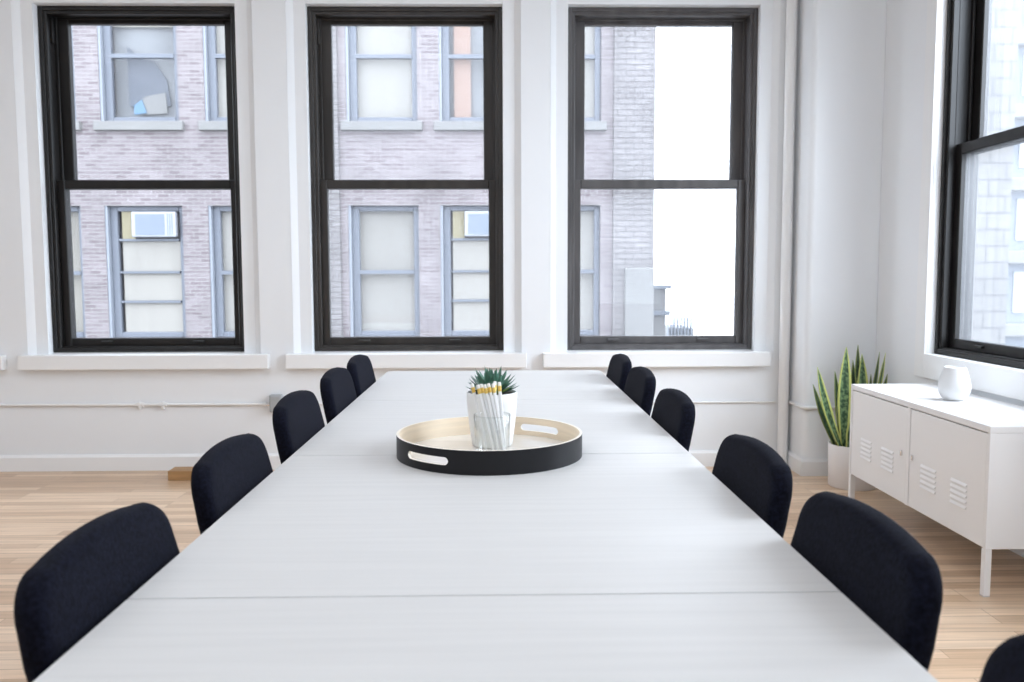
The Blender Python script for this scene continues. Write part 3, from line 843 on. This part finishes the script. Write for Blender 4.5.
sty_u = ['warm', 'grey', 'shade', 'shade', 'office', 'shade']; sty_l = ['warm', 'ac', 'shade', 'shade', 'ac', 'shade']
mU, mL = fz(140, 54), fz(385, 272)
for i, c in enumerate(cols_):
    far_window(c, zU0, zU1, mU, sty_u[i]); far_window(c, zL0, zL1, mL if sty_l[i] != 'ac' else None, sty_l[i])
    far_sill(c, zU0); far_sill(c, zL0)
for i, lab in ((1, 'white window air conditioner in brick building, seen through the window nearest the wooden block'), (4, 'white window air conditioner in brick building, seen through the middle window')):
    x0, x1 = cols_[i]; w = x1 - x0; h = zL1 - zL0; z0, z1 = zL0 + h * .765, zL0 + h * .955
    r = empty('air_conditioner', (BX + x0 + w * .63, FY, z0)); tag(r, lab, 'air conditioner')
    a = w * .285; hh = z1 - z0
    bm = bmesh.new(); box(bm, (-a, -.02, 0), (a, .10, hh), .02); link('housing', bm, E['ac'], r)
    bm = bmesh.new(); box(bm, (-a * .82, -.028, hh * .08), (a * .50, -.021, hh * .90), .003)
    link('grille', bm, E['ac_grille'], r)
    bm = bmesh.new()
    for k in range(3): box(bm, (a * .62 + k * a * .10, -.026, hh * .08), (a * .66 + k * a * .10, -.0205, hh * .92))
    link('side_vent', bm, E['ac_grille'], r)
# low stone parapet with a chimney-like pier, and a faint roofline far away
r = empty('stone_parapet', (at(659, 300, Y=17.5).x, 22.0, -8)); tag(r, 'pale stone gate pier with ledges beside the brick building corner', 'stone pier')
sx = 22.0 / 824
bm = bmesh.new(); z1 = at(659, 289, Y=22).z + 8; c0 = at(655, 300, Y=22).x - r.location.x; c1 = at(666, 300, Y=22).x - r.location.x
box(bm, (c0 - .3, 0, 0), (c1, 1.2, z1), .02); link('shaft', bm, E['stone'], r)
for y in (289, 313):
    z = at(659, y, Y=22).z + 8; bm = bmesh.new(); box(bm, (c0 - .3, -.15, z - .10 + (.1 if y == 289 else 0)), (c1 + .12, 1.3, z + (.1 if y == 289 else .0) + .001), .02) if y == 289 else box(bm, (c0 - .3, -.12, z - .06), (c1 + .10, -.001, z + .06), .02)
    link('ledge', bm, E['bluegrey'], r)
r = empty('distant_building', (at(690, 330, Y=60).x, 60, -8)); tag(r, 'faint distant roofline with railing posts in the sky gap', 'building')
rx = r.location.x
bm = bmesh.new(); z1 = at(680, 328, Y=60).z + 8; box(bm, (at(668, 330, Y=60).x - rx, 0, 0), (at(694, 330, Y=60).x - rx, 4, z1)); link('block', bm, E['stone'], r)
bm = bmesh.new()
for k in range(8):
    x = at(667 + 3.3 * k, 330, Y=60).x - rx; box(bm, (x - .03, -.5, z1 - 1.2), (x + .03, -.02, z1 + random.uniform(.2, 1.0)))
link('railing', bm, E['bluegrey'], r)
for k, (px, yt) in enumerate(((698, 316), (704, 318), (675, 312))):
    x = at(px, 330, Y=60).x - rx; bm = bmesh.new(); box(bm, (x - .05, .5, 0), (x + .05, .6, at(px, yt, Y=60).z + 8)); link('mast', bm, E['bluegrey'], r)

# buildings seen through the side window
SY = 9.5
r = empty('stone_block_building', (at(985, 275, Y=SY).x, SY, -8)); tag(r, 'pale stone block pier seen through the side window', 'building')
bx_ = r.location.x
bm = bmesh.new(); box(bm, (at(955, 275, Y=SY).x - bx_, 0, 0), (at(1008, 275, Y=SY).x - bx_, .6, 18)); link('block_wall', bm, brick_mat('pale_stone_blocks', (.185, .178, .172), (.205, .197, .19), (.12, .115, .115), .40, .19, .012), r)
SY2 = 14.0
r = empty('street_building', (at(1040, 275, Y=SY2).x, SY2, -8)); tag(r, 'blue-grey street building with rows of windows beyond the pale stone pier', 'building')
bx_ = r.location.x
bm = bmesh.new(); x0 = at(990, 275, Y=SY2).x - bx_; box(bm, (x0, 0, 0), (x0 + 6, 4, 16)); link('facade', bm, E['bluegrey'], r)
for k in range(6):
    z = 8 + at(1015, 330 - 72 * k, Y=SY2).z
    bm = bmesh.new(); box(bm, (x0, -.25, z - .1), (x0 + 6, -.005, z + .12), .02); link('ledge', bm, E['stone'], r)
    for j in range(4):
        bm = bmesh.new(); box(bm, (x0 + .4 + j * 1.2, -.03, z + .3), (x0 + 1.1 + j * 1.2, -.005, z + 1.0)); link('window', bm, E['ac'], r)
bm = bmesh.new(); box(bm, (-60, -40, -8.4), (60, 120, -8.05)); o = struct('street_ground', bm, E['street'])

# ------------------------------------------------------------------ light
w = bpy.data.worlds.new('daylight'); scene.world = w; w.use_nodes = True
bg = w.node_tree.nodes['Background']; bg.inputs[0].default_value = (.88, .94, 1, 1); bg.inputs[1].default_value = 4.3


def area(name, loc, rot, sx, sy, power, col=(1, 1, 1)):
    l = bpy.data.lights.new(name, 'AREA'); l.shape = 'RECTANGLE'; l.size = sx; l.size_y = sy; l.energy = power; l.color = col
    o = bpy.data.objects.new(name, l); COL.objects.link(o); o.location = loc; o.rotation_euler = rot
    return o


area('ceiling_light', (-1.6, 1.2, CEIL - .03), (0, 0, 0), 5, 4.5, 68, (.93, .965, 1))  # unseen fill lamp added overhead to brighten the interior
area('room_light', (-1.5, YR_ + .3, 1.9), (math.radians(90), 0, 0), 6, 2.6, 10, (.97, .98, 1))  # weak frontal fill lamp added behind the camera
area('window_glow', (1.75, -.6, 1.5), (math.radians(90), 0, 0), .8, 1.4, 9, (.85, .92, 1))  # cool lamp added inside the room to brighten the cabinet's near end
area('street_light', (4.2, 2.2, 3.2), (0, math.radians(68), 0), 3, 3.6, 420, (.86, .93, 1))  # area lamp added outside, standing in for sky at the side windows

# ------------------------------------------------------------------ camera
cd = bpy.data.cameras.new('camera'); cam = bpy.data.objects.new('camera', cd); COL.objects.link(cam)
cd.sensor_width = 36; cd.lens = FPX / 1024 * 36; cd.clip_end = 400
mw = Matrix.Identity(4)
for i in range(3): mw[i][0], mw[i][1], mw[i][2], mw[i][3] = RIGHT[i], UP[i], -FWD[i], CAM[i]
cam.matrix_world = mw
cd.dof.use_dof = True; cd.dof.focus_distance = 2.6; cd.dof.aperture_fstop = 5.0
scene.camera = cam
scene.view_settings.view_transform = 'Standard'
scene.view_settings.look = 'None'
scene.view_settings.exposure = .27
scene.view_settings.use_white_balance = True
scene.view_settings.white_balance_temperature = 6120
scene.view_settings.white_balance_tint = 10
